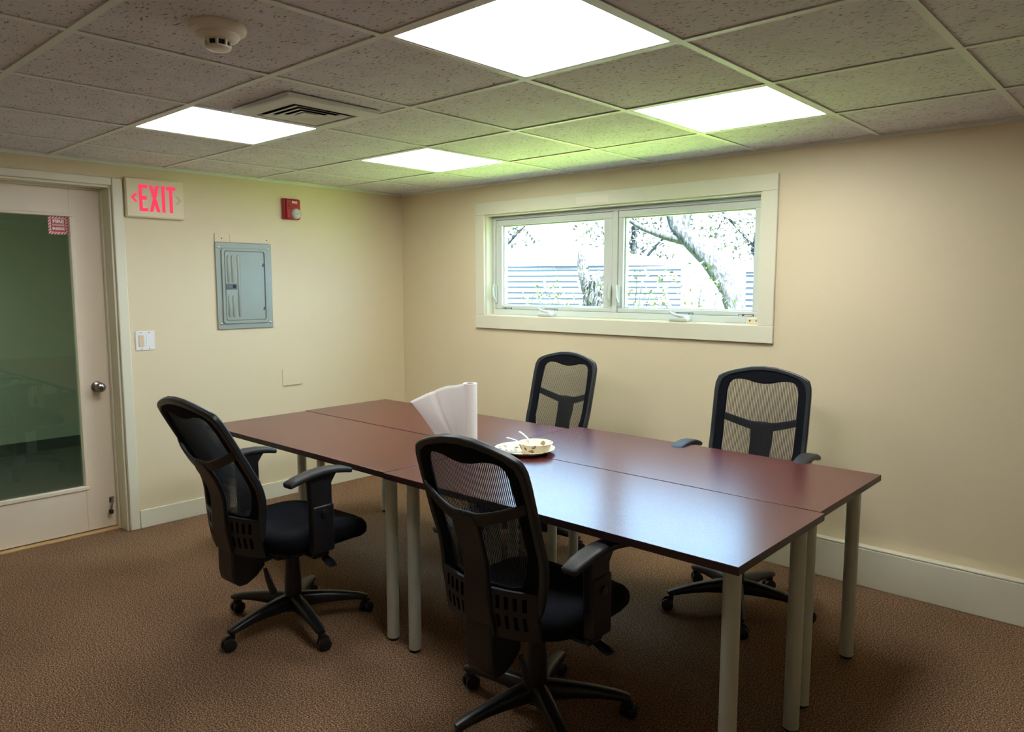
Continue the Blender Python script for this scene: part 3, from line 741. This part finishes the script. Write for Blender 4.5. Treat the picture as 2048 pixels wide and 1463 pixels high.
    for i in range(len(zs_) - 1):
        a = i * 4; b = a + 4; fs += [(a, b, b + 1, a + 1), (a + 2, a + 3, b + 3, b + 2), (a, a + 2, b + 2, b), (a + 1, b + 1, b + 3, a + 3)]
    fs += [(0, 1, 3, 2), tuple((len(zs_) - 1) * 4 + k for k in (0, 2, 3, 1))]
    mb.add(vs, fs); mb.build('back_support', B_, t, .005)
    # vented lower shell
    def cell(mb, u0, u1, z0, z1, w0=-.05, w1=-.038):
        nn = 3; vs = []
        for i in range(nn + 1):
            u = u0 + (u1 - u0) * i / nn
            for z_ in (z0, z1):
                for ww in (w0, w1): vs.append(S3(u, z_, ww + .035 * (abs(u) / .2) ** 2))
        fs = []
        for i in range(nn):
            a = i * 4; b = a + 4; fs += [(a, a + 1, b + 1, b), (a + 2, b + 2, b + 3, a + 3), (a, b, b + 2, a + 2), (a + 1, a + 3, b + 3, b + 1)]
        fs += [(0, 2, 3, 1), (nn * 4, nn * 4 + 1, nn * 4 + 3, nn * 4 + 2)]
        mb.add(vs, fs)
    for sg in (1, -1):
        mb = MB()
        for z0, z1 in ((.420, .458), (.498, .516), (.556, .574)):
            a, b = sorted((sg * .05, sg * .198)); cell(mb, a, b, z0, z1)
        edges = [.05, .068, .082, .097, .111, .126, .140, .155, .169, .198]
        for i in range(0, len(edges) - 1, 2):
            for z0, z1 in ((.458, .498), (.516, .556)):
                a, b = sorted((sg * edges[i], sg * edges[i + 1])); cell(mb, a, b, z0, z1)
        mb.build('vented_shell', B_, t, 0)
    return t

CH = [('black mesh office chair tilted back at the left end of the tables', 1.845, -2.165, .043, -.495, 1.067, -.275, .755, 60.5),
      ('black mesh office chair nearest the camera, seen from behind at the front of the tables', 3.118, -2.0, .02, -.372, 1.05, -.24, .70, 41),
      ('black mesh office chair under the window, left of the two behind the tables', 1.925, -.66, 3.151, -.365, 1.09, -.24, .655, 10),
      ('black mesh office chair by the bare wall, right of the two behind the tables', 3.22, -.691, 3.282, -.345, 1.097, -.235, .755, 11)]
for c in CH: chair(*c)

# ------------------------------------------------------------------ things on the tables
TZ = .7372
pt = thing('paper_towel_roll', 'white paper towel roll standing upright with loose sheet fanned out to the left', 'paper towel', (2.148, -1.362, TZ))
R0 = .0345
mb = MB(); n = 40; HT = .284
prof = [(.021, .001), (R0, .001), (R0, HT - .002), (R0 - .002, HT), (.021, HT)]
vs = []; fs = []
for r, z in prof:
    for k in range(n): vs.append((r * math.cos(2 * PI * k / n), r * math.sin(2 * PI * k / n), z))
for i in range(len(prof)):
    i2 = (i + 1) % len(prof)
    for k in range(n): fs.append((i * n + k, i * n + (k + 1) % n, i2 * n + (k + 1) % n, i2 * n + k))
mb.add(vs, fs).build('roll', M['paper'], pt)
mb = MB(); vs = []
for r, z in ((.0195, .002), (.0208, .002), (.0208, HT - .001), (.0195, HT - .001)):
    for k in range(n): vs.append((r * math.cos(2 * PI * k / n), r * math.sin(2 * PI * k / n), z))
fs = [(i * n + k, i * n + (k + 1) % n, ((i + 1) % 4) * n + (k + 1) % n, ((i + 1) % 4) * n + k) for i in range(4) for k in range(n)]
mb.add(vs, fs).build('core', M['core'], pt)
bx = np.array([2.148, -1.362, TZ])
top = np.array([[.018, -.0265, .283], [-.012, -.0335, .283], [-.06, -.035, .272], [-.12, -.046, .262], [-.192, -.07, .234], [-.255, -.088, .204], [-.318, -.108, .173]])
bot = np.array([[.018, -.0265, .002], [-.01, -.033, .002], [-.03, -.033, .002], [-.046, -.028, .001], [-.075, -.036, .002], [-.12, -.05, .003], [-.173, -.065, .006]])
def cr(P, f):
    x_ = f * (len(P) - 1); i = min(int(x_), len(P) - 2); s_ = x_ - i
    p0, p1, p2, p3 = P[max(i - 1, 0)], P[i], P[i + 1], P[min(i + 2, len(P) - 1)]
    return .5 * (2 * p1 + (p2 - p0) * s_ + (2 * p0 - 5 * p1 + 4 * p2 - p3) * s_ ** 2 + (-p0 + 3 * p1 - 3 * p2 + p3) * s_ ** 3)
def sheet(u, v_):
    a, b = cr(top, u), cr(bot, u); p = b + (a - b) * v_
    k = math.sin(PI * v_) * (.010 * math.sin(u * PI) + .006 * math.sin(u * 9 + 1) * u)
    crease = -.009 * math.exp(-((u - .667) / .035) ** 2) * min(1, (.3 + v_))
    return (p[0] - .3 * (k + crease), p[1] - k - crease, max(p[2], .001))
MB().grid(sheet, 60, 16).build('loose_sheet', M['paper'], pt, smooth=80, solid=.0006)

def disc(name, label, cat, c, prof, m, part):
    t = thing(name, label, cat, c); MB().lathe(prof, n=64).build(part, m, t, smooth=50); return t
PX, PY = 2.505, -1.368
disc('paper_plate', 'printed paper plate with leaf pattern under the bowl on the table', 'plate', (PX, PY, TZ),
     [(.0, .0), (.085, .0), (.10, .004), (.125, .017), (.137, .021), (.138, .0225), (.134, .0235), (.124, .0195), (.10, .0065), (.086, .0025), (.0, .0025)], M['printed'], 'dish')
BX, BY = 2.548, -1.345
disc('paper_bowl', 'printed paper bowl with leaf pattern sitting on the plate', 'bowl', (BX, BY, TZ + .0027),
     [(.0, .0), (.052, .0), (.06, .006), (.076, .042), (.080, .0445), (.081, .046), (.079, .0475), (.074, .045), (.057, .009), (.05, .003), (.0, .003)], M['printed'], 'dish')
def fork(label, p0, p1):
    a, b = Vector(p0), Vector(p1); d_ = (b - a); L = d_.length; d_ /= L
    t = thing('plastic_fork', label, 'fork', a)
    sd_ = d_.cross(Vector((0, 0, 1))).normalized()
    arc = lambda f: d_ * (L * f) + Vector((0, 0, .012 * math.sin(PI * f)))
    MB().tube([arc(f) for f in (0, .03, .2, .4, .6, .68)], [(.004, .001), (.006, .002), (.005, .002), (.0045, .002), (.004, .002), (.006, .0015)], 8).build('handle', M['white'], t, smooth=60)
    MB().tube([arc(f) for f in (.67, .72, .80)], [(.006, .0014), (.011, .0014), (.012, .0012)], 8).build('head', M['white'], t, smooth=60)
    for k in range(4):
        o_ = sd_ * (.0082 * (k - 1.5) / 1.5); MB().tube([arc(.79) + o_, arc(.9) + o_, arc(1) + o_ * .9], [(.0018, .001), (.0017, .001), (.0008, .0006)], 6).build('tine', M['white'], t, smooth=60)
fork('white plastic fork in the bowl, lower handle sticking out over the plate', (2.40, -1.375, .792), (2.545, -1.375, .752))
fork('white plastic fork in the bowl, upper handle pointing back', (2.385, -1.27, .803), (2.565, -1.355, .752))
nk = thing('crumpled_napkin', 'small crumpled white napkin scrap lying on the printed plate', 'napkin', (2.455, -1.425, TZ + .006))
rn = random.Random(5)
MB().grid(lambda u, v_: ((u - .5) * .075, (v_ - .5) * .05, .004 + .010 * math.sin(u * 7 + v_ * 3) ** 2 + .006 * math.cos(v_ * 9 - u * 4) ** 2), 14, 10).build('tissue', M['paper'], nk, smooth=80, solid=.0006)
gb = thing('food_scrap', 'small bright green scrap on the printed plate beside the bowl', 'food scrap', (2.478, -1.392, TZ + .02))
MB().lathe([(.002, -.001), (.008, .0), (.010, .003), (.006, .006), (.001, .007)], n=12).build('scrap', mat('green_scrap', srgb(150, 196, 90), .6), gb)

# ------------------------------------------------------------------ outdoors
tag(box('ground', M['grass'], -30, 20, .16, 3.7, .15, .25), kind='structure')
tag(box('ground_2', M['dull_ground'], -30, 20, 3.7, 45, .15, .25), kind='structure')  # added beyond the lawn to keep green bounce on the ceiling near the window
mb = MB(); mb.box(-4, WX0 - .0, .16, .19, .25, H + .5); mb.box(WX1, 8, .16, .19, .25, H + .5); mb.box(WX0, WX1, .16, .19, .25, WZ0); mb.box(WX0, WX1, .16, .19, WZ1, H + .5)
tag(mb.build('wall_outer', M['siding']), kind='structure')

tag(box('roof_own', M['roof'], -5, 9, RY - .6, .5, H + .4, H + .55), kind='structure')  # unseen house roof, overhang sized so its shadow ends on the near grass
def house(name, label, A, Bp, C_, z0, z1, board):
    """two visible faces A-B and B-C clad in lap boards, each board its own piece, and a sloping roof"""
    t = thing(name, label, 'building', (Bp[0], Bp[1], 0))
    off = lambda p: Vector((p[0] - Bp[0], p[1] - Bp[1], 0))
    D_ = Vector((A[0] + C_[0] - Bp[0], A[1] + C_[1] - Bp[1], 0)) - Vector((Bp[0], Bp[1], 0))
    P = [off(A), off(Bp), off(C_), D_]
    cen = (P[0] + P[1] + P[2] + P[3]) / 4
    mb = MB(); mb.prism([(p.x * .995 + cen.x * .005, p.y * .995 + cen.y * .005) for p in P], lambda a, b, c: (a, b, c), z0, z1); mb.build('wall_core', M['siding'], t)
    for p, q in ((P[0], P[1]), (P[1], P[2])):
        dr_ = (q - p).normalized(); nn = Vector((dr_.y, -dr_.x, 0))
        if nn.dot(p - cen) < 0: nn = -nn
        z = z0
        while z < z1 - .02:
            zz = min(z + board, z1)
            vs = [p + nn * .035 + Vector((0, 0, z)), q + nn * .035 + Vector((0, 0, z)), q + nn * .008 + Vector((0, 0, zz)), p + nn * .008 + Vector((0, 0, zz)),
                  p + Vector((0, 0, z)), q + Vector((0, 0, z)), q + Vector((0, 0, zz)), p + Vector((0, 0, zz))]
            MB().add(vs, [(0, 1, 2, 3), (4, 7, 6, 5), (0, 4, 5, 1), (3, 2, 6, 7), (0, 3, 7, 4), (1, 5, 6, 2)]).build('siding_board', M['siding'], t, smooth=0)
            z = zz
    top_ = [(p + (p - cen).normalized() * .07) for p in P]
    vs = [(p.x, p.y, z1) for p in top_] + [(p.x, p.y, z1 + .06) for p in top_] + [(cen.x, cen.y, z1 + .5)]
    MB().add(vs, [(0, 3, 2, 1)] + [(i, (i + 1) % 4, 4 + (i + 1) % 4, 4 + i) for i in range(4)] + [(4 + i, 4 + (i + 1) % 4, 8) for i in range(4)]).build('roof', M['roof'], t, smooth=0)
house('neighbour_building', 'white lap-sided building across the yard, seen through the left window sash', (-7.4, 7.0), (-4.55, 7.6), (-2.5, 8.8), .25, 1.86, .11)
house('neighbour_building', 'white lap-sided shed at the right edge of the window view, behind the leaning tree', (1.5, 10.8), (-2.0, 10.5), (-2.2, 13), .25, 1.75, .12)

def leaves(n, rng, center, spread, size, name, parent):
    vs = []; fs = []
    for i in range(n):
        while True:
            p = Vector((rng.uniform(-1, 1), rng.uniform(-1, 1), rng.uniform(-1, 1)))
            if p.length < 1: break
        p = Vector((center[0] + p.x * spread[0], center[1] + p.y * spread[1], center[2] + p.z * spread[2]))
        a = Vector((rng.gauss(0, 1), rng.gauss(0, 1), rng.gauss(0, 1))).normalized(); b = a.orthogonal().normalized(); s_ = size * rng.uniform(.6, 1.3)
        o = len(vs); vs += [p - a * s_, p + b * s_ * .45, p + a * s_, p - b * s_ * .45]; fs.append((o, o + 1, o + 2, o + 3))
    m_ = MB(); m_.add(vs, fs); o = m_.build(name, M['leaf'], parent, smooth=0); o['kind'] = 'stuff'; return o
rg = random.Random(11)
tr = thing('leaning_tree', 'big leaning tree trunk with forked branches outside the right window sash', 'tree', (1.75, 3.6, .25))
o = Vector((1.75, 3.6, .25)); L_ = lambda *pp: [Vector(p) - o for p in pp]
MB().tube(L_((1.62, 3.6, .2), (1.30, 3.55, .9), (1.13, 3.55, 1.25), (1.02, 3.55, 1.5), (.82, 3.55, 1.76), (.58, 3.55, 1.98), (.40, 3.55, 2.14), (.22, 3.55, 2.6)), [.15, .12, .105, .10, .10, .095, .075, .06], 14).build('trunk', M['bark'], tr)
MB().tube(L_((.55, 3.55, 1.97), (.30, 3.5, 2.03), (.05, 3.45, 2.12), (-.25, 3.4, 2.3)), [.06, .045, .03, .02], 10).build('branch', M['bark'], tr)
MB().tube(L_((.50, 3.55, 2.05), (.52, 3.6, 2.3), (.58, 3.7, 2.8)), [.05, .04, .03], 10).build('branch', M['bark'], tr)
MB().tube(L_((-.25, 3.4, 2.3), (-.28, 3.4, 2.05), (-.15, 3.4, 1.85), (-.1, 3.4, 1.6)), [.014, .012, .01, .006], 8).build('twig', M['bark'], tr)
leaves(260, rg, (-.2, 1.2, 1.9), (1.6, 1.0, .5), .05, 'foliage', tr)
st = thing('vine_stump', 'dead tree stump wrapped in bare vines outside the left window sash', 'stump', (-1.45, 4.6, .25))
MB().tube([(0, 0, 0), (-.02, 0, .5), (0, 0, 1.0), (.05, 0, 1.3), (.10, 0, 1.42)], [.20, .15, .14, .13, .05], 12).build('trunk', M['bark'], st)
MB().tube([(0, 0, .9), (-.14, 0, 1.2), (-.22, 0, 1.5), (-.27, 0, 1.72)], [.09, .085, .08, .03], 10).build('broken_limb', M['bark'], st)
for k in range(6):
    MB().tube([(.16 * math.cos(k + z * 1.5), .16 * math.sin(k + z * 1.5), z) for z in (0, .3, .6, .9, 1.1, 1.35)], .012, 6).build('vine', M['bark'], st)
leaves(60, rg, (0, -.1, 1.15), (.25, .2, .4), .04, 'foliage', st)
for k, (bx_, by_, hh, lab) in enumerate(((1.25, 2.4, 1.35, 'thin leafy shrub in front of the leaning trunk outside'), (.35, 2.8, 1.45, 'thin leafy shrub left of the leaning trunk outside'), (-1.2, 3.3, 1.2, 'low leafy shrub in front of the vine stump outside'))):
    sb = thing('shrub', lab, 'shrub', (bx_, by_, .25))
    for q in range(6):
        a = rg.uniform(0, 2 * PI); r = rg.uniform(.1, .4)
        MB().tube([(0, 0, 0), (r * .3 * math.cos(a), r * .3 * math.sin(a), hh * .5), (r * math.cos(a), r * math.sin(a), hh * rg.uniform(.8, 1.05))], [.012, .008, .003], 6).build('stem', M['bark'], sb)
    leaves(240, rg, (0, 0, hh * .75), (.45, .35, hh * .35), .03, 'foliage', sb)
for k, (bx_, by_, zc, sp, lab) in enumerate(((-10.2, 11.5, 3.2, (2.0, 1.5, 1.2), 'pale leafy tree beyond the neighbouring building, far left of the window view'), (-7.3, 14.5, 3.3, (2.1, 1.5, 1.3), 'pale leafy tree beyond the neighbouring building, middle of the window view'), (-5.0, 17.5, 3.4, (1.8, 1.5, 1.2), 'pale leafy tree beyond the shed, at the right of the window view'))):
    tt = thing('distant_tree', lab, 'tree', (bx_, by_, .25))
    MB().tube([(0, 0, 0), (.1, 0, 1.2), (0, 0, 2.6), (.2, 0, 3.6)], [.16, .13, .09, .03], 10).build('trunk', M['bark'], tt)
    for q in range(5):
        a = q * 1.3; MB().tube([(0, 0, 1.6 + q * .25), (.8 * math.cos(a), .8 * math.sin(a), 2.4 + q * .25), (1.5 * math.cos(a), 1.5 * math.sin(a), 2.9 + q * .2)], [.06, .04, .015], 8).build('branch', M['bark'], tt)
    leaves(1400, rg, (0, 0, zc - .25), sp, .07, 'foliage', tt)
